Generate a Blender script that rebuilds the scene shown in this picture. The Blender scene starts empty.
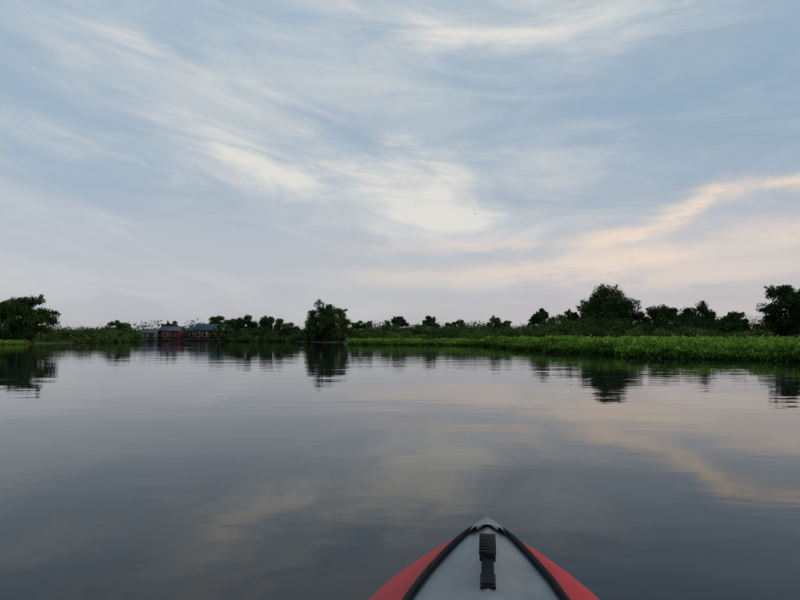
import bpy, math, random
import numpy as np
from math import radians, sin, cos, pi
rng = np.random.default_rng(7)
random.seed(7)
scene = bpy.context.scene
COL = scene.collection

# ------------------------------------------------------------------ helpers
def new_mat(name):
    m = bpy.data.materials.new(name); m.use_nodes = True
    nt = m.node_tree
    return m, nt, nt.nodes['Principled BSDF']

def noise_mat(name, c1, c2, scale=5, rough=.6, bump=0.0, bscale=40, spec=.5):
    m, nt, b = new_mat(name)
    tc = nt.nodes.new('ShaderNodeTexCoord')
    n = nt.nodes.new('ShaderNodeTexNoise'); n.inputs['Scale'].default_value = scale; n.inputs['Detail'].default_value = 5
    nt.links.new(tc.outputs['Object'], n.inputs['Vector'])
    r = nt.nodes.new('ShaderNodeValToRGB')
    r.color_ramp.elements[0].position = .3; r.color_ramp.elements[1].position = .7
    r.color_ramp.elements[0].color = (*c1, 1); r.color_ramp.elements[1].color = (*c2, 1)
    nt.links.new(n.outputs['Fac'], r.inputs['Fac']); nt.links.new(r.outputs['Color'], b.inputs['Base Color'])
    b.inputs['Roughness'].default_value = rough; b.inputs['Specular IOR Level'].default_value = spec
    if bump:
        n2 = nt.nodes.new('ShaderNodeTexNoise'); n2.inputs['Scale'].default_value = bscale; n2.inputs['Detail'].default_value = 4
        nt.links.new(tc.outputs['Object'], n2.inputs['Vector'])
        bp = nt.nodes.new('ShaderNodeBump'); bp.inputs['Strength'].default_value = .6; bp.inputs['Distance'].default_value = bump
        nt.links.new(n2.outputs['Fac'], bp.inputs['Height']); nt.links.new(bp.outputs['Normal'], b.inputs['Normal'])
    return m

def leaf_mat(name, dark, mid, light, transl=.25):
    m, nt, b = new_mat(name)
    nt.nodes.remove(b)
    a = nt.nodes.new('ShaderNodeAttribute'); a.attribute_name = 'tint'
    r = nt.nodes.new('ShaderNodeValToRGB')
    e = r.color_ramp.elements
    e[0].position = 0; e[0].color = (*dark, 1); e[1].position = 1; e[1].color = (*light, 1)
    k = e.new(.5); k.color = (*mid, 1)
    d = nt.nodes.new('ShaderNodeBsdfDiffuse')
    nt.links.new(a.outputs['Fac'], r.inputs['Fac']); nt.links.new(r.outputs['Color'], d.inputs['Color'])
    t = nt.nodes.new('ShaderNodeBsdfTranslucent'); nt.links.new(r.outputs['Color'], t.inputs['Color'])
    mx = nt.nodes.new('ShaderNodeMixShader'); mx.inputs[0].default_value = transl
    nt.links.new(d.outputs[0], mx.inputs[1]); nt.links.new(t.outputs[0], mx.inputs[2])
    nt.links.new(mx.outputs[0], nt.nodes['Material Output'].inputs['Surface'])
    return m

class MB:
    def __init__(s): s.v=[]; s.f=[]; s.m=[]; s.t=[]; s.n=0
    def add(s, v, f, mat=0, tint=None):
        v=np.asarray(v,float); f=np.asarray(f,int)
        s.v.append(v); s.f.append(f+s.n); s.m.append(np.full(len(f),mat)); s.n+=len(v)
        s.t.append(np.full(len(v),.5) if tint is None else tint)
    def build(s, name, mats, smooth=False, loc=(0,0,0)):
        v=np.concatenate(s.v); f=np.concatenate(s.f); m=np.concatenate(s.m); t=np.concatenate(s.t)
        me=bpy.data.meshes.new(name)
        me.vertices.add(len(v)); me.vertices.foreach_set('co', v.astype(np.float32).ravel())
        me.loops.add(len(f)*4); me.loops.foreach_set('vertex_index', f.astype(np.int32).ravel())
        me.polygons.add(len(f))
        me.polygons.foreach_set('loop_start', (np.arange(len(f))*4).astype(np.int32))
        me.polygons.foreach_set('material_index', m.astype(np.int32))
        for mt in mats: me.materials.append(mt)
        at=me.attributes.new('tint','FLOAT','POINT'); at.data.foreach_set('value', t.astype(np.float32))
        me.update(calc_edges=True)
        if smooth: me.polygons.foreach_set('use_smooth',[True]*len(f))
        ob=bpy.data.objects.new(name,me); ob.location=loc; COL.objects.link(ob)
        return ob

def unit(a): return a/np.maximum(np.linalg.norm(a,axis=1,keepdims=True),1e-6)

def leaves(mb, P, Nn, size, tint, mat=0, asp=.5, udir=None):
    N=len(P); Nn=unit(Nn)
    r=rng.normal(size=(N,3)) if udir is None else udir
    u=unit(r-Nn*np.sum(r*Nn,axis=1,keepdims=True)); w=np.cross(Nn,u)
    s=size[:,None]
    V=np.stack([P-u*s*.5, P+w*s*asp*.5-u*s*.05, P+u*s*.5, P-w*s*asp*.5-u*s*.05],axis=1).reshape(-1,3)
    F=np.arange(4*N).reshape(N,4)
    mb.add(V,F,mat,np.repeat(np.clip(tint,0,1),4))

def tube(mb, pts, rad, mat=0, seg=7, tint=.5):
    pts=np.asarray(pts,float); n=len(pts); V=[]
    for i in range(n):
        d=pts[min(i+1,n-1)]-pts[max(i-1,0)]; d/=np.linalg.norm(d)+1e-9
        a=np.array([0,0,1.]) if abs(d[2])<.8 else np.array([1.,0,0])
        u=np.cross(d,a); u/=np.linalg.norm(u); w=np.cross(d,u)
        for k in range(seg):
            an=2*pi*k/seg; V.append(pts[i]+rad[i]*(u*cos(an)+w*sin(an)))
    F=[]
    for i in range(n-1):
        for k in range(seg):
            k2=(k+1)%seg; F.append((i*seg+k,i*seg+k2,(i+1)*seg+k2,(i+1)*seg+k))
    mb.add(V,F,mat,np.full(len(V),tint))

def clump(mb, c, r, n, lsize, base_t, mat=0, flat=.75, tvar=.15):
    d=unit(rng.normal(size=(n,3)))
    rr=r*(rng.random(n)**.4)*(1+.08*rng.normal(size=n))
    P=c+d*rr[:,None]*np.array([1,1,flat])
    P[:,2]=np.maximum(P[:,2],.05)
    nn=d*.7+rng.normal(size=(n,3))*.4+np.array([0,0,.45])
    leaves(mb,P,nn,lsize*(.6+.8*rng.random(n)),base_t+tvar*rng.normal(size=n),mat,asp=.62)

def box(mb,c,s,mat=0):
    c=np.array(c); s=np.array(s)/2
    V=[c+s*np.array(q) for q in [(-1,-1,-1),(1,-1,-1),(1,1,-1),(-1,1,-1),(-1,-1,1),(1,-1,1),(1,1,1),(-1,1,1)]]
    mb.add(V,[(0,3,2,1),(4,5,6,7),(0,1,5,4),(1,2,6,5),(2,3,7,6),(3,0,4,7)],mat)

# ------------------------------------------------------------------ materials
M_bark  = noise_mat('bark',(.03,.024,.018),(.075,.06,.045),6,.9,.02,12)
M_tree  = leaf_mat('tree_leaves',(.012,.032,.010),(.032,.066,.019),(.085,.138,.036))
M_bush  = leaf_mat('shrub_leaves',(.022,.046,.014),(.055,.098,.028),(.130,.185,.055))
M_far   = leaf_mat('distant_leaves',(.028,.046,.030),(.043,.067,.039),(.068,.096,.052))  # greyer, bluer greens: distance haze mixed into the leaf colour
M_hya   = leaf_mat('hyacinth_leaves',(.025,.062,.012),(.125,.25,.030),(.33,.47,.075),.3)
M_grass = leaf_mat('grass_blades',(.04,.075,.02),(.08,.135,.035),(.16,.21,.07),.3)
M_mat   = noise_mat('root_mat',(.012,.018,.008),(.03,.035,.015),3,.9,.03,8)
M_soil  = noise_mat('bank_soil',(.03,.035,.015),(.06,.07,.03),.3,.95,.1,3)

# ------------------------------------------------------------------ water
def make_water():
    me=bpy.data.meshes.new('water'); S=4000
    me.from_pydata([(-S,-S,0),(S,-S,0),(S,S,0),(-S,S,0)],[],[(0,1,2,3)])
    ob=bpy.data.objects.new('water',me); COL.objects.link(ob)
    m,nt,b=new_mat('lake_water'); L=nt.links
    b.inputs['Base Color'].default_value=(.012,.013,.014,1)
    b.inputs['Roughness'].default_value=.02; b.inputs['IOR'].default_value=1.333
    tc=nt.nodes.new('ShaderNodeTexCoord')
    def nz(sc,rot,detail,dist=0):
        mp=nt.nodes.new('ShaderNodeMapping'); mp.inputs['Scale'].default_value=sc; mp.inputs['Rotation'].default_value=(0,0,radians(rot))
        n=nt.nodes.new('ShaderNodeTexNoise'); n.inputs['Scale'].default_value=1; n.inputs['Detail'].default_value=detail
        n.inputs['Distortion'].default_value=dist
        L.new(tc.outputs['Object'],mp.inputs[0]); L.new(mp.outputs[0],n.inputs['Vector']); return n.outputs['Fac']
    def mt(op,a,b_,c=None):
        k=nt.nodes.new('ShaderNodeMath'); k.operation=op
        for i,x in enumerate((a,b_,c)):
            if x is None: continue
            if isinstance(x,(int,float)): k.inputs[i].default_value=x
            else: L.new(x,k.inputs[i])
        return k.outputs[0]
    big=nz((.25,.55,1),8,1); mid=nz((.8,1.9,1),-6,1); small=nz((3,6.5,1),14,1)
    patch=nz((.03,.07,1),0,0)
    mr=nt.nodes.new('ShaderNodeMapRange'); mr.inputs['From Min'].default_value=.38; mr.inputs['From Max'].default_value=.62
    mr.inputs['To Min'].default_value=.35; L.new(patch,mr.inputs['Value'])
    hgt=mt('ADD',mt('MULTIPLY',big,.010),mt('MULTIPLY',mt('ADD',mt('MULTIPLY',mid,.0056),mt('MULTIPLY',small,.0017)),mr.outputs[0]))
    bp=nt.nodes.new('ShaderNodeBump'); bp.inputs['Strength'].default_value=1; bp.inputs['Distance'].default_value=1
    L.new(hgt,bp.inputs['Height']); L.new(bp.outputs[0],b.inputs['Normal'])
    me.materials.append(m)
make_water()

# ------------------------------------------------------------------ land
shore=[(-90,-140),(-110,-20),(-95,40),(-72,60),(-48,72),(-50,82),(-51,92),(-50,112),(-57,128),(-64,150),(-50,158),(-36,152),(-33,122),(-19,114),
       (-9,97),(-7,75),(3,73),(11,68),(25,77),(42,80),(58,76),(72,64),(84,48),(96,28),(110,-10),(100,-120),(0,-200)]
def make_land():
    sh=np.array(shore,float); n0=len(sh)
    pts=[]
    for i in range(n0):
        a=sh[i]; b=sh[(i+1)%n0]; k=max(2,int(np.linalg.norm(b-a)/3))
        for j in range(k): pts.append(a+(b-a)*j/k+rng.normal(size=2)*.35)
    P=np.array(pts); n=len(P); r=np.linalg.norm(P,axis=1); d=P/r[:,None]
    rows=[(0,-.25),(.8,.06),(6,.18),(30,.35),(150,.5),(700,.6),(3600,.6)]
    V=np.concatenate([np.c_[d*(r+o)[:,None], np.full(n,z)+(rng.random(n)*.08 if z>0 else 0)] for o,z in rows])
    F=[(k*n+i,k*n+(i+1)%n,(k+1)*n+(i+1)%n,(k+1)*n+i) for k in range(len(rows)-1) for i in range(n)]
    mb=MB(); mb.add(V,F); mb.build('ground',[M_soil],True)
make_land()

# ------------------------------------------------------------------ trees
def tree(name,x,y,H,W,crown_base=.12,nclump=46,per=230,ls=.27,shape='round',tint=.42,mat=None,lean=0):
    mb=MB()
    th=H*.72
    tp=[np.array([lean*t*t*H+.12*sin(3*t+x),.1*cos(4*t+y),-.3+(th+.3)*t]) for t in np.linspace(0,1,8)]
    r0=.035*H*.7
    tube(mb,tp,[r0*(1-.8*t)+.02 for t in np.linspace(0,1,8)],1,8)
    cz=(crown_base+1)/2*H; az=(1-crown_base)/2*H
    cs=[]
    tries=0
    while len(cs)<nclump and tries<9000:
        tries+=1
        d=rng.uniform(-1,1,3)
        q=np.linalg.norm(d)
        if q>1 or (q<.5 and rng.random()<.6): continue
        f=1.
        if shape=='cone': f=1.08-.62*max(0,(d[2]+.1))
        if shape=='umbrella': f=.55+.45*min(1,(d[2]+1.))
        if shape=='round' and d[2]<0: f=1.12
        an=math.atan2(d[1],d[0]); f*=1+.13*sin(3*an+x)+.09*sin(7*d[2]+y)
        c=np.array([d[0]*W/2*.86*f+lean*H*.5,d[1]*W/2*.86*f,cz+d[2]*az*.9])
        cs.append(c)
    cs=np.array(cs)
    for i,c in enumerate(cs):
        if i%3==0:
            hz=max(.12*H,min(th*.95,c[2]-.25*H)); t=hz/th
            s=np.array([lean*t*t*H,0,hz]); m=(s+c)/2+np.array([0,0,-.03*H])
            tube(mb,[s,m,c],[r0*.42,r0*.28,r0*.1],1,5)
        clump(mb,c,(.09+.06*rng.random())*(W*.5+H*.5),int(per*(.7+.6*rng.random())),ls,tint+.17*rng.normal(),0)
    for k in range(22):
        c=cs[rng.integers(len(cs))]; o=c-np.array([0,0,cz]); o=o/np.linalg.norm(o)+rng.normal(size=3)*.3
        e=c+o*(.08*(W+H)*.5+.04*rng.random()*W)
        tube(mb,[c,e],[.03,.012],1,4)
        for t in (.55,.8,1): clump(mb,c+(e-c)*t,.038*W,20,ls*.85,tint+.05,0)
    return mb.build(name,[mat or M_tree,M_bark],loc=(x,y,0))

T=[ # x, y, H, W, base, kwargs
 (-50.5,79,6.7,8.6,.02,dict(nclump=66)),
 (-57.5,84,6.6,6.5,.02,dict()),
 (-59.5,154,5.4,5.4,.02,dict(nclump=34,ls=.34)),
 (-50.5,168,7.2,9.4,.05,dict(nclump=60,ls=.36,shape='umbrella')),
 (-45,162,5.8,6.2,.02,dict(nclump=36,ls=.34)),
 (-33.0,128,5.5,6.4,.02,dict(nclump=46,ls=.32)),
 (-26.8,124,5.9,5.8,.02,dict(nclump=46,ls=.32)),
 (-22.4,121,4.2,5.4,.02,dict(nclump=30,ls=.32,mat=M_bush)),
 (-12.4,97,6.9,7.3,.03,dict(nclump=74,per=260,tint=.50)),
 (-7.0,110,4.2,4.8,.02,dict(nclump=30,ls=.3,mat=M_bush)),
 (-.6,128,5.6,5.4,.02,dict(nclump=42,ls=.32)),
 (6.2,126,5.5,5.8,.02,dict(nclump=44,ls=.32)),
 (11.5,122,4.9,5.2,.02,dict(nclump=38,ls=.32)),
 (18.0,110,4.6,6.2,.02,dict(nclump=36,ls=.3,mat=M_bush)),
 (23.6,98,5.9,4.9,.02,dict(nclump=48)),
 (28.6,99,5.2,5.8,.02,dict(nclump=46)),
 (33.0,94,9.5,10.4,.02,dict(nclump=108,per=260,shape='cone',tint=.42)),
 (38.2,96,5.2,5.4,.02,dict(nclump=40,mat=M_bush)),
 (42.0,93,6.7,7.0,.02,dict(nclump=72,tint=.38)),
 (46.8,93,6.4,7.0,.02,dict(nclump=72,tint=.38)),
 (50.6,90,4.9,5.4,.02,dict(nclump=40,mat=M_bush)),
 (54.6,83,9.0,7.6,.02,dict(nclump=92,per=260,tint=.36)),
 (61.0,84,9.6,8.0,.02,dict(nclump=74,per=190,tint=.36)),
 (-37.5,125,3.6,5.2,.02,dict(nclump=26,ls=.32,mat=M_bush)),
 (-55.5,118,4.2,7.0,.02,dict(nclump=36,ls=.3,mat=M_bush)),
]
for (x,y,H,W,cb,kw) in T: tree('tree',x,y,H,W,cb,**kw)

# ------------------------------------------------------------------ shrubs on the banks (one mass)
def bank_mass():
    mb=MB()
    def bush(x,y,h,w,ls,n=8,per=100,tint=.45):
        for k in range(n):
            a=rng.random()*2*pi; q=rng.random()**.5
            rr=(.20+.10*rng.random())*w
            cz=min(h-rr*.7, .12*h+(h*.8)*(rng.random()**.8)*(1-.45*q*q))
            clump(mb,np.array([x+cos(a)*q*w*.4,y+sin(a)*q*w*.4,max(cz,.3)]),rr,int(per*(.7+.6*rng.random())),ls,tint+.12*rng.normal())
    segs=[((-92,62),(-66,66),16,(1.8,3.2),8,.5),((-56,80),(-53,112),26,(1.8,3.2),3,.5),((-51,92),(-50,113),18,(1.2,2.8),2,.62),
          ((-66,128),(-66,156),10,(2,3.2),3,.45),((-64,160),(-36,160),18,(2.6,4.6),4,.35),((-37,125),(-18,117),34,(1.6,3.8),4,.45),
          ((-33,122.5),(-19,114.5),26,(.8,1.7),1.2,.68),((-18,116),(-8,100),26,(1.4,3.6),5,.5),((-8,103),(14,94),36,(1.8,3.8),8,.48),
          ((-7,97),(12,87),30,(.9,2.0),3,.66),((9,84),(24,86),40,(1.5,3.5),6,.62),
          ((22,87),(58,88),78,(2.0,5.0),7,.45),((14,80),(58,80),62,(1.0,2.6),2.5,.66),((58,84),(92,52),38,(1.8,4.2),6,.5),((-8,118),(60,112),40,(2.8,4.8),8,.4)]
    for a,b,c,hr,dep,tn in segs:
        a=np.array(a);b=np.array(b)
        for i in range(c):
            t=(i+rng.random())/c; p=a+(b-a)*t+np.array([rng.normal()*1.0,abs(rng.normal())*dep*.5])
            h=hr[0]+(hr[1]-hr[0])*rng.random()**1.2; w=h*(1.0+.7*rng.random())+.5
            bush(p[0],p[1],h,w,.20+.0009*p[1],tint=tn-.24+.48*rng.random())
    return mb.build('shrubs',[M_bush])
bank_mass()

def distant():
    mb=MB()
    for i in range(330):
        x=rng.uniform(-230,230); y=rng.uniform(170,260)
        h=3.4+2.4*rng.random()**1.5
        if rng.random()<.08: h+=1.8
        w=h*(1.5+rng.random())
        for k in range(6):
            q=rng.normal(size=2)*w*.22
            clump(mb,np.array([x+q[0],y+q[1],h*(.15+.5*rng.random())]),w*.27,75,.66,.42+.12*rng.normal(),0)
    mb.build('distant_trees',[M_far])
distant()

# ------------------------------------------------------------------ hyacinth beds
def lump(x,y):
    v=.5+.2*np.sin(x*1.3+1.7*np.sin(y*.7))+.18*np.sin(y*1.9+x*.6)+.14*np.sin(x*3.1-y*2.3)+.12*np.sin(x*.45+y*.31+2)
    return np.clip(v,0,1)
def curve(pts,t):
    p=np.array(pts,float); s=np.r_[0,np.cumsum(np.linalg.norm(np.diff(p,axis=0),axis=1))]; s/=s[-1]
    return np.c_[np.interp(t,s,p[:,0]),np.interp(t,s,p[:,1])]
def bed(mb,F,B,n_front,n_back,hmin,hmax,ls,depth=6):
    for n,fr in ((n_front,True),(n_back,False)):
        t=rng.random(n); f=curve(F,t); b=curve(B,t); L=np.linalg.norm(b-f,axis=1)
        d=(b-f)/L[:,None]
        if fr: off=rng.random(n)**1.4*depth
        else: off=rng.random(n)*L
        off=np.minimum(off,L)
        P=f+d*off[:,None]
        edge=.45*np.sin(P[:,0]*2.1+P[:,1]*1.1)+.35*np.sin(P[:,1]*3.7)+.25*np.sin(P[:,0]*5.3)+.6*np.sin(P[:,1]*.8+1)
        P+=d*edge[:,None]*.9*np.exp(-off/2)[:,None]
        lm=lump(P[:,0],P[:,1])
        hh=(hmin+(hmax-hmin)*lm**1.2)*(.45+.55*np.clip(off/1.6,0,1))
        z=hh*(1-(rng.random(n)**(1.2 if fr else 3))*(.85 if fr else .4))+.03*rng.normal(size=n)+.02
        sp=rng.random(n)<.05; z[sp]+=.16*rng.random(sp.sum())
        az=rng.random(n)*2*pi; up=rng.uniform(.15,1.1,n)
        nn=np.c_[np.cos(az),np.sin(az),up]
        ud=np.c_[-np.cos(az)*.4,-np.sin(az)*.4,np.ones(n)]
        tint=-.02+.42*z/hmax+.20*rng.normal(size=n)+.32*lm+.34*(lump(P[:,0]*.35,P[:,1]*.35)-.5)  # darker low down and in hollows: shade between plants painted into tint
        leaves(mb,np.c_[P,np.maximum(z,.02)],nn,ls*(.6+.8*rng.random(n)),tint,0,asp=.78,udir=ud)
    t=np.linspace(0,1,80); f=curve(F,t); b=curve(B,t); d=unit(b-f)
    f=f+d*1.0; V=np.concatenate([np.c_[f,np.full(80,.03)],np.c_[b,np.full(80,.05)]])
    mb.add(V,[(i,i+1,80+i+1,80+i) for i in range(79)],1)
mb=MB()
bed(mb,[(9.2,66),(8.7,54),(8.9,45),(9.8,35),(11.8,27),(15.6,22),(22,17.5),(34,12)],
       [(13,74),(22,78),(30,80),(42,81),(56,77),(68,66),(80,50),(92,32)],170000,100000,.22,.96,.155)
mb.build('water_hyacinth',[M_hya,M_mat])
mb=MB()
bed(mb,[(-6.5,74),(-2,69.5),(4,69),(10,64)],[(-9,99),(0,96),(8,94),(15,86)],36000,26000,.18,.70,.19,depth=4)
mb.build('water_hyacinth',[M_hya,M_mat])
mb=MB()
bed(mb,[(-88,50),(-70,60),(-57,66),(-48.5,71),(-47.5,76)],[(-94,58),(-74,68),(-60,75),(-52,80),(-52,84)],30000,10000,.2,.6,.18,depth=4)
mb.build('water_hyacinth',[M_hya,M_mat])

def reeds():
    mb=MB()
    for (a,b,n,dep,h0,h1) in [((9,79),(22,81),2600,4,.9,1.9),((-52,84),(-50,112),900,2,.5,1.0),
                          ((-33,121),(-19,114),1200,2,.4,1.0),((-8,98),(9,88),900,4,.6,1.3),((-92,60),(-54,74),1500,3,.6,1.2),
                          ((60,78),(92,40),2000,4,.8,1.6)]:
        a=np.array(a);b=np.array(b); t=rng.random(n)
        tuft=np.sin(t*61)+np.sin(t*143+1)
        P=a+(b-a)*t[:,None]+np.c_[rng.normal(size=n)*.5,rng.random(n)*dep]
        h=(h0+(h1-h0)*rng.random(n))*(.8+.18*tuft)
        az=rng.random(n)*2*pi; lean=.25*rng.normal(size=(n,2))
        C=np.c_[P+lean*h[:,None]*.3,h*.5]
        leaves(mb,C,np.c_[np.cos(az),np.sin(az),.15*rng.normal(size=n)],h,.45+.2*rng.normal(size=n),0,asp=.05,udir=np.c_[lean,np.ones(n)])
    mb.build('reed_grass',[M_grass])
reeds()

# ------------------------------------------------------------------ floating houses
M_red=noise_mat('red_boards',(.12,.020,.020),(.19,.032,.032),2,.8,.01,8)
M_maroon=noise_mat('maroon_boards',(.07,.021,.024),(.11,.03,.034),2,.8,.01,8)
M_teal=noise_mat('teal_roof',(.028,.062,.08),(.05,.10,.12),1,.7,spec=.2)
M_greyroof=noise_mat('tin_roof',(.06,.07,.085),(.115,.125,.15),1.5,.7,spec=.2)
M_wood=noise_mat('weathered_wood',(.06,.045,.035),(.13,.10,.08),3,.9,.01,10)
M_dark=noise_mat('dark_opening',(.01,.01,.012),(.02,.02,.022),3,.6)
M_blue=noise_mat('blue_boards',(.04,.08,.11),(.07,.125,.17),2,.7)
M_white=noise_mat('white_paint',(.40,.40,.40),(.60,.60,.60),3,.6)
def house(name,x,y,w,d,wallh,roofh,wall,roof,ang=0,veranda=True):
    e=bpy.data.objects.new(name,None); COL.objects.link(e); e.location=(x,y,0); e.rotation_euler=(0,0,radians(ang))
    def part(n,f,mats):
        mb=MB(); f(mb); o=mb.build(n,mats); o.parent=e
    fl=.35
    def plat(mb):
        box(mb,(0,-.6,fl-.08),(w+1.2,d+2.4,.14))
        for i in range(7): tube(mb,[(-w/2-.4+i*(w+.8)/6,-d/2-1.5,.06),(-w/2-.4+i*(w+.8)/6,d/2+.4,.06)],[.2,.2],0,8)
    part('floating_platform',plat,[M_wood])
    def walls(mb): 
        box(mb,(0,0,fl+wallh/2),(w,d,wallh))
        for s in(-1,1):
            mb.add([(s*w/2,-d/2,fl+wallh),(s*w/2,d/2,fl+wallh),(s*w/2,.05,fl+wallh+roofh*.97),(s*w/2,-.05,fl+wallh+roofh*.97)],[(0,1,2,3)])
        for i in range(int(w/.5)): box(mb,(-w/2+.25+i*.5,-d/2-.015,fl+wallh/2),(.05,.03,wallh-.02))
    part('walls',walls,[wall])
    def rf(mb):
        for s in(-1,1):
            y0=s*(d/2+ (.55 if s<0 and veranda else .3))
            zz=fl+wallh-.06
            a=[(-w/2-.4,y0,zz),(w/2+.4,y0,zz),(w/2+.4,0,fl+wallh+roofh),(-w/2-.4,0,fl+wallh+roofh)]
            V=a+[(p[0],p[1],p[2]+.06) for p in a]
            mb.add(V,[(0,1,2,3),(7,6,5,4),(0,4,5,1),(1,5,6,2),(3,7,4,0)])
        tube(mb,[(-w/2-.42,0,fl+wallh+roofh+.06),(w/2+.42,0,fl+wallh+roofh+.06)],[.08,.08],0,6)
    part('roof',rf,[roof])
    n=max(2,int(w/1.5))
    def op(mb):
        for i in range(n):
            cx=-w/2+(i+.5)*w/n
            if i==n//2: box(mb,(cx,-d/2-.04,fl+.93*wallh/2),(.85,.06,.91*wallh))
            else: box(mb,(cx,-d/2-.04,fl+wallh*.55),(.9,.06,wallh*.45))
    part('door_and_windows',op,[M_dark])
    def fr(mb):
        for i in range(n):
            cx=-w/2+(i+.5)*w/n
            if i!=n//2:
                for s in(-1,1): box(mb,(cx+s*.48,-d/2-.05,fl+wallh*.55),(.06,.08,wallh*.5))
                box(mb,(cx,-d/2-.052,fl+wallh*.8),(.88,.08,.06)); box(mb,(cx,-d/2-.052,fl+wallh*.3),(.88,.08,.06))
    part('window_frames',fr,[M_white])
    if veranda:
        def po(mb):
            for i in range(5):
                cx=-w/2-.3+i*(w+.6)/4; box(mb,(cx,-d/2-.5,fl+(wallh-.1)/2),(.09,.09,wallh-.12))
            box(mb,(0,-d/2-.5,fl+.75),(w+.5,.05,.06))
        part('veranda_posts',po,[M_wood])
    return e
house('floating_house',-58.6,140,3.2,3.6,1.6,.8,M_blue,M_greyroof,4)
house('floating_house',-54.4,142,4.4,4.2,2.1,.95,M_red,M_greyroof,6)
house('floating_house',-49.8,147,3.8,4,2.1,.95,M_blue,M_teal,-4)
house('floating_house',-44.8,141,6.4,5,2.2,1.4,M_maroon,M_teal,3)
house('floating_house',-39.6,146,3.6,4,1.7,.85,M_blue,M_greyroof,-3)

def boat(name,x,y,L,w,ang,mat,canopy=False):
    mb=MB(); ns=14; V=[];prof=7
    for i in range(ns):
        t=i/(ns-1)*2-1; ww=w/2*(1-abs(t)**2.6)+.02; zt=.35+.35*abs(t)**3
        for k in range(prof):
            a=-pi/2+pi*k/(prof-1); V.append((t*L/2,ww*sin(a),zt-.5*cos(a)*(1-.5*abs(t)**3)))
    F=[(i*prof+k,i*prof+k+1,(i+1)*prof+k+1,(i+1)*prof+k) for i in range(ns-1) for k in range(prof-1)]
    mb.add(V,F,0)
    for t in(-.4,0,.4): box(mb,(t*L/2*1.2,0,.3),(.22,w*.86,.04),1)
    if canopy:
        for sx in(-1,1):
            for sy in(-1,1): box(mb,(sx*L*.2,sy*w*.4,.85),(.05,.05,1.1),1)
        box(mb,(0,0,1.43),(L*.5,w*1.05,.06),2)
    o=mb.build(name,[mat,M_wood,M_white],loc=(x,y,0)); o.rotation_euler=(0,0,radians(ang))
boat('wooden_boat',-39.8,138,5.5,1.2,8,M_blue,True)
boat('wooden_boat',-36.0,132,5,1.1,-5,M_white)
boat('wooden_boat',-50.5,135,6,1.2,2,M_wood)

# ------------------------------------------------------------------ bird
mb=MB()
tube(mb,[(-.2,0,0),(-.1,0,.01),(0,0,.02),(.1,0,.02),(.17,0,.03),(.22,0,.03)],[.01,.03,.05,.045,.03,.005],0,8)
for s in(-1,1):
    mb.add([(.06,s*.03,.03),(-.06,s*.03,.03),(-.07,s*.22,.13),(.04,s*.22,.14)],[(0,1,2,3)],0)
    mb.add([(.04,s*.22,.14),(-.07,s*.22,.13),(-.10,s*.44,.08),(-.05,s*.46,.08)],[(0,1,2,3)],0)
mb.add([(-.15,.02,0),(-.15,-.02,0),(-.27,-.05,0),(-.27,.05,0)],[(0,1,2,3)],0)
bo=mb.build('bird',[M_dark],loc=(8.9,70,15.6)); bo.rotation_euler=(.2,0,radians(25)); bo.scale=(.5,.5,.5)

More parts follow.
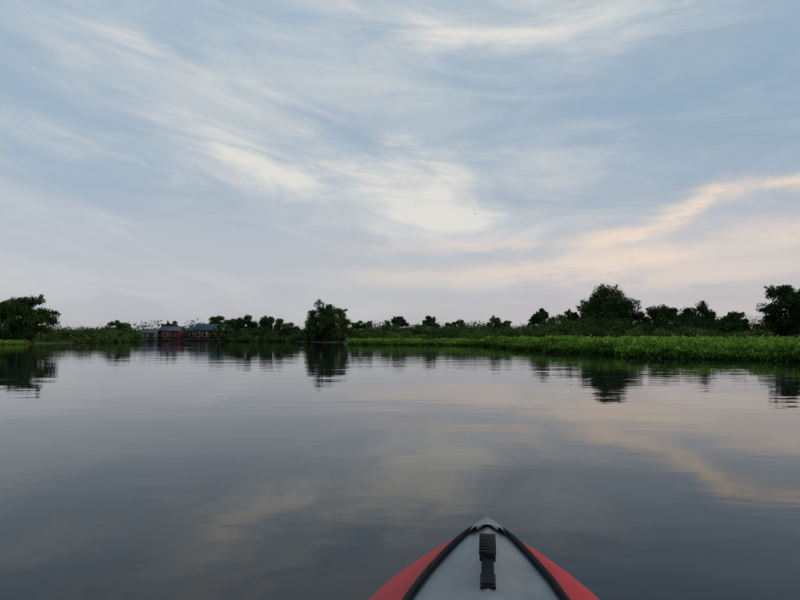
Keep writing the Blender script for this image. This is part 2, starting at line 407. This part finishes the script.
# ------------------------------------------------------------------ kayak (local: y forward, x right)
def kayak():
    root=bpy.data.objects.new('inflatable_kayak',None); COL.objects.link(root); root.rotation_euler=(0,0,radians(-8.2))
    M_kred=noise_mat('red_pvc',(.50,.014,.016),(.62,.022,.024),9,.5,.003,18,spec=.25)
    M_kgrey=noise_mat('grey_pvc',(.14,.155,.16),(.25,.265,.265),7,.45,.006,13,spec=.45)
    M_kblack=noise_mat('black_webbing',(.006,.006,.007),(.012,.012,.013),30,.7,.0008,300,spec=.2)
    M_kfloor=noise_mat('floor_pvc',(.08,.085,.09),(.11,.115,.12),8,.6)
    S =np.array([-1.70,-1.62,-1.45,-1.3,-.9,0,.6,1.0,1.2,1.36,1.49,1.62,1.72,1.785,1.83,1.853])
    Wc=np.array([.02,.11,.23,.30,.40,.43,.42,.39,.362,.336,.298,.232,.160,.100,.05,.016])
    Bc=np.array([.012,.05,.10,.13,.22,.25,.24,.215,.195,.174,.149,.112,.080,.056,.034,.010])
    s=np.unique(np.r_[np.linspace(-1.70,.93,50),np.linspace(.94,1.853,60)])
    def sm(y):
        v=np.interp(s,S,y); 
        for _ in range(5): v[1:-1]=.25*v[:-2]+.5*v[1:-1]+.25*v[2:]
        return v
    W=sm(Wc);B=sm(Bc)
    B=np.minimum(B,W*.93)
    nose=np.clip((s-1.4)/.45,0,1)**1.5
    zr=.415-.015*nose; zs=.365+.018*nose; zc=.225+.09*nose
    zb=-.06+.25*nose**2
    st=[]
    for i in range(len(s)): st.append((s[i],W[i],B[i],zr[i],zs[i],zc[i],zb[i], bool(s[i]>.94 or s[i]<-.95)))
    out=[]
    for a,b in zip(st,st[1:]+[None]):
        out.append(a)
        if b is not None and a[7]!=b[7]:
            y=a[0]+.001; out.append((y,)+a[1:7]+(b[7],))
    prof=[]
    for (y,w,b,r,zs_,zc_,zb_,deck) in out:
        pts=[]
        if deck:
            for q,sag in ((0,0),(.10,.000),(.3,-.003),(.62,-.005),(.9,-.002),(1,0)): 
                zz=r-(r-zs_)*q**1.05+sag; pts.append((b*q,zz))
        else:
            for q,zq in ((0,.07),(.5,.07),(.95,.07),(.99,.12),(1.0,.30),(1,zs_)): pts.append((b*q,zq))
        for a in np.linspace(0,pi,19)[1:]:
            zt=zc_+(zs_-zc_)*cos(a) if a<=pi/2 else zc_+(zc_-zb_)*cos(a)
            bul=.012*sin(2*a)*(w-b)/.2 if a<pi/2 else 0
            pts.append((b+(w-b)*max(0,sin(a))**.9, zt+bul))
        pts.append((0,zb_))
        prof.append((y,pts))
    n=len(prof[0][1]); V=[];F=[];MI=[]
    for y,p in prof:
        V+=[(x,y,z) for x,z in p]+[(-x,y,z) for x,z in p[1:-1][::-1]]
    m=2*n-2
    for i in range(len(prof)-1):
        for k in range(m):
            k2=(k+1)%m; F.append((i*m+k,i*m+k2,(i+1)*m+k2,(i+1)*m+k))
            kk=k if k<n-1 else m-1-k
            ym=prof[i][0]
            if kk<5: MI.append(1 if (ym>.94 or ym<-.95) else 2)
            elif ym>1.765 or ym<-1.62: MI.append(1)
            elif kk>=18: MI.append(2)
            else: MI.append(0)
    me=bpy.data.meshes.new('hull'); me.from_pydata(V,[],F)
    for mt in(M_kred,M_kgrey,M_kfloor): me.materials.append(mt)
    me.polygons.foreach_set('material_index',MI); me.polygons.foreach_set('use_smooth',[True]*len(F))
    me.update(); o=bpy.data.objects.new('hull',me); COL.objects.link(o); o.parent=root
    import bmesh
    bm=bmesh.new(); bm.from_mesh(me); bmesh.ops.recalc_face_normals(bm,faces=bm.faces)
    bm.to_mesh(me); bm.free()
    mb=MB()
    for sg in(-1,1):
        pts=[(sg*(B[i]+.002),s[i],zs[i]+.004) for i in range(len(s)) if s[i]<1.835]
        tube(mb,pts,[.0095 if p[1]<1.7 else .0095-.004*(p[1]-1.7)/.13 for p in pts],0,8)
        idx=[i for i in range(len(s)) if .95<s[i]<1.80]
        Vt=[]
        for i in idx:
            for q in (.0,.011):
                bb=B[i]-q; qq=bb/B[i]; Vt.append((sg*bb,s[i],zr[i]-(zr[i]-zs[i])*qq**1.05+.0035))
        mb.add(Vt,[(2*j,2*j+1,2*j+3,2*j+2) for j in range(len(idx)-1)],0)
    o=mb.build('black_piping',[M_kblack],True); o.parent=root
    mb=MB()
    ys=np.linspace(1.755,1.862,9)
    V=[];
    for y in ys:
        t=(y-1.755)/.107; w=.046*(1-t**2.2)+.004; h=.012+.008*(1-t)
        for k in range(9):
            a=pi*k/8; V.append((w*cos(a),y,.388+ (h+.006)*sin(a)))
    mb.add(V,[(i*9+k,i*9+k+1,(i+1)*9+k+1,(i+1)*9+k) for i in range(8) for k in range(8)],0)
    o=mb.build('nose_cap',[M_kgrey],True); o.parent=root
    mb=MB()
    def slab(y0,y1,w,z0,th):
        ys=np.linspace(y0,y1,10); V=[]
        for y in ys:
            z=z0(y)
            for (x,dz) in((-w/2,0),(-w/2,th*.8),(-w/2+.003,th),(w/2-.003,th),(w/2,th*.8),(w/2,0)): V.append((x,y,z+dz))
        mb.add(V,[(i*6+k,i*6+k+1,(i+1)*6+k+1,(i+1)*6+k) for i in range(9) for k in range(5)]+[(0,1,4,5),(1,2,3,4),(54,59,58,55),(55,58,57,56)],0)
    slab(1.315,1.385,.034,lambda y:.413,.006)
    slab(1.575,1.635,.036,lambda y:.411,.006)
    arch=lambda y:.417+.022*math.sin(pi*min(1,max(0,(y-1.33)/.29)))
    slab(1.325,1.625,.028,arch,.005)
    slab(1.42,1.60,.037,lambda y:arch(y)-.003,.014)
    for k in range(11):
        y=1.43+k*.0155; box(mb,(0,y,arch(y)+.0125),(.040,.0075,.008),0)
    o=mb.build('carry_handle',[M_kblack]); o.parent=root
    mb=MB(); box(mb,(0,-.25,.13),(.40,.42,.10),0); box(mb,(0,-.50,.30),(.40,.08,.36),0)
    o=mb.build('seat',[M_kblack]); bv=o.modifiers.new('b','BEVEL'); bv.width=.03; bv.segments=3; o.parent=root
kayak()

# ------------------------------------------------------------------ sky / light
SUN_EL, SUN_AZ = 12.0, 112.0     # azimuth clockwise from +Y
w=bpy.data.worlds.new('World'); scene.world=w; w.use_nodes=True
nt=w.node_tree; L=nt.links; bg=nt.nodes['Background']
def m(op,a,b=None,c=None,clamp=False):
    k=nt.nodes.new('ShaderNodeMath'); k.operation=op; k.use_clamp=clamp
    for i,x in enumerate((a,b,c)):
        if x is None: continue
        if isinstance(x,(int,float)): k.inputs[i].default_value=x
        else: L.new(x,k.inputs[i])
    return k.outputs[0]
def mixc(f,a,b):
    k=nt.nodes.new('ShaderNodeMix'); k.data_type='RGBA'
    if isinstance(f,(int,float)): k.inputs[0].default_value=f
    else: L.new(f,k.inputs[0])
    for i,x in((6,a),(7,b)):
        if isinstance(x,tuple): k.inputs[i].default_value=(*x,1)
        else: L.new(x,k.inputs[i])
    return k.outputs[2]
def smooth(v,a,b,lo=0.,hi=1.):
    k=nt.nodes.new('ShaderNodeMapRange'); k.interpolation_type='SMOOTHSTEP'
    k.inputs['From Min'].default_value=a; k.inputs['From Max'].default_value=b
    k.inputs['To Min'].default_value=lo; k.inputs['To Max'].default_value=hi
    L.new(v,k.inputs['Value']); return k.outputs[0]
tc=nt.nodes.new('ShaderNodeTexCoord'); D=tc.outputs['Generated']
sx=nt.nodes.new('ShaderNodeSeparateXYZ'); L.new(D,sx.inputs[0]); X,Y,Z=sx.outputs
AZ=m('MULTIPLY',m('ARCTAN2',X,Y),180/pi); EL=m('MULTIPLY',m('ARCSINE',Z),180/pi)
def noisev(vec,detail=6,rough=.55,dist=0):
    n=nt.nodes.new('ShaderNodeTexNoise'); n.inputs['Scale'].default_value=1
    n.inputs['Detail'].default_value=detail; n.inputs['Roughness'].default_value=rough; n.inputs['Distortion'].default_value=dist
    L.new(vec,n.inputs['Vector']); return n
def comb(x,y,z):
    k=nt.nodes.new('ShaderNodeCombineXYZ')
    for i,v in enumerate((x,y,z)): L.new(v,k.inputs[i])
    return k.outputs[0]
nw=noisev(comb(m('MULTIPLY',X,3.8),m('MULTIPLY',Y,3.8),m('MULTIPLY',Z,9)),6,.6)
sp=nt.nodes.new('ShaderNodeSeparateColor'); L.new(nw.outputs['Color'],sp.inputs[0])
wA=m('MULTIPLY',m('SUBTRACT',sp.outputs[0],.5),22.0)
wE=m('MULTIPLY',m('SUBTRACT',sp.outputs[1],.5),13.0)
AZw=m('ADD',AZ,wA); ELw=m('ADD',EL,wE); ELs=m('ADD',EL,m('MULTIPLY',wE,.35))
def blob(az,el,a,b,ang,amp,warp=1):
    ca,sa=cos(radians(ang)),sin(radians(ang))
    dx=m('SUBTRACT',AZw,az); dy=m('SUBTRACT',ELw if warp else ELs,el)
    u=m('MULTIPLY_ADD',dx,ca/a,m('MULTIPLY',dy,sa/a))
    v=m('MULTIPLY_ADD',dy,ca/b,m('MULTIPLY',dx,-sa/b))
    r=m('MULTIPLY_ADD',u,u,m('MULTIPLY',v,v))
    return m('MULTIPLY',m('EXPONENT',m('MULTIPLY',r,-1)),amp)
def total(bl):
    t=None
    for b_ in bl:
        x=blob(*b_); t=x if t is None else m('ADD',t,x)
    return t
cream=total([(9,29,16,3.6,-3,.95),(-14,19.0,18,4.0,-19,.85),(1,14.0,9,3.0,-22,.58),(6,11.0,12,1.3,-2,.60,0),
             (-27,16.5,12,1.8,-4,.40),(13,17,9,2.0,-8,.40),(-4,24,14,3.0,-14,.38),(-14,5.8,22,1.8,0,.14,0)])
warm=total([(28,11.2,12,.95,14,.85,0),(27,7.8,17,1.3,5,.80,0),(14,9.4,12,.75,3,.60,0),(20,5.4,22,1.1,1,.50,0)])
Zs=m('ADD',m('ADD',Z,m('MULTIPLY',X,.12)),m('MULTIPLY',m('MULTIPLY',X,X),-.20))
ns=noisev(comb(m('MULTIPLY',X,3.2),m('MULTIPLY',Y,3.2),m('MULTIPLY',Zs,15)),8,.65,.6)
streak=ns.outputs['Fac']
sA=smooth(streak,.34,.66,.30,1.35)
s2=nt.nodes.new('ShaderNodeSeparateColor'); L.new(ns.outputs['Color'],s2.inputs[0])
gen=m('MULTIPLY',smooth(s2.outputs[2],.44,.70),.26)
creamF=m('MULTIPLY',m('ADD',m('MULTIPLY',cream,sA),gen),.92,clamp=True)
warmF=m('MULTIPLY',warm,smooth(streak,.36,.60,.25,1.25),clamp=True)
sky=nt.nodes.new('ShaderNodeTexSky'); sky.sky_type='NISHITA'; sky.sun_disc=False
sky.sun_elevation=radians(SUN_EL); sky.sun_rotation=radians(SUN_AZ)
STR=.1; q=1/STR
def ramp(v,stops):
    r=nt.nodes.new('ShaderNodeValToRGB'); e=r.color_ramp.elements
    e[0].position=stops[0][0]; e[0].color=(*stops[0][1],1); e[1].position=stops[-1][0]; e[1].color=(*stops[-1][1],1)
    for p,c in stops[1:-1]:
        k=e.new(p); k.color=(*c,1)
    L.new(v,r.inputs[0]); return r.outputs[0]
veil=ramp(m('DIVIDE',EL,90,clamp=True),[(0,(.46,.47,.53)),(.05,(.49,.51,.575)),(.10,(.495,.53,.60)),(.14,(.40,.48,.575)),(.19,(.345,.46,.58)),(.32,(.35,.485,.61)),(1,(.33,.44,.57))])
pinkside=m('MULTIPLY',smooth(AZ,-20,36),smooth(EL,12,0))
veil=mixc(m('MULTIPLY',pinkside,.5),veil,(.68,.57,.56))
dark=m('MULTIPLY',blob(27,21,13,5,6,.55),smooth(s2.outputs[1],.35,.65,.4,1.2),clamp=True)
veil=mixc(dark,veil,(.31,.42,.54))
sc=nt.nodes.new('ShaderNodeVectorMath'); sc.operation='SCALE'; sc.inputs['Scale'].default_value=q; L.new(veil,sc.inputs[0])
c=mixc(.86,sky.outputs[0],sc.outputs[0])
c=mixc(creamF,c,(.735*q,.725*q,.69*q))
c=mixc(warmF,c,(.82*q,.69*q,.585*q))
L.new(c,bg.inputs['Color']); bg.inputs['Strength'].default_value=STR

sun=bpy.data.lights.new('sun','SUN'); sun.energy=1.0; sun.angle=radians(14); sun.color=(1,.88,.74)
so=bpy.data.objects.new('sun',sun); COL.objects.link(so)
from mathutils import Vector
dirv=Vector((sin(radians(SUN_AZ))*cos(radians(SUN_EL)),cos(radians(SUN_AZ))*cos(radians(SUN_EL)),sin(radians(SUN_EL))))
so.rotation_euler=dirv.to_track_quat('Z','Y').to_euler()

# ------------------------------------------------------------------ camera
cam=bpy.data.cameras.new('camera'); cam.lens=26.7; cam.sensor_width=36; cam.clip_start=.05; cam.clip_end=9000
co=bpy.data.objects.new('camera',cam); COL.objects.link(co); co.location=(0,0,.95); co.rotation_euler=(radians(90+3.57),0,0)
scene.camera=co
scene.view_settings.view_transform='Standard'; scene.view_settings.look='None'; scene.view_settings.exposure=0
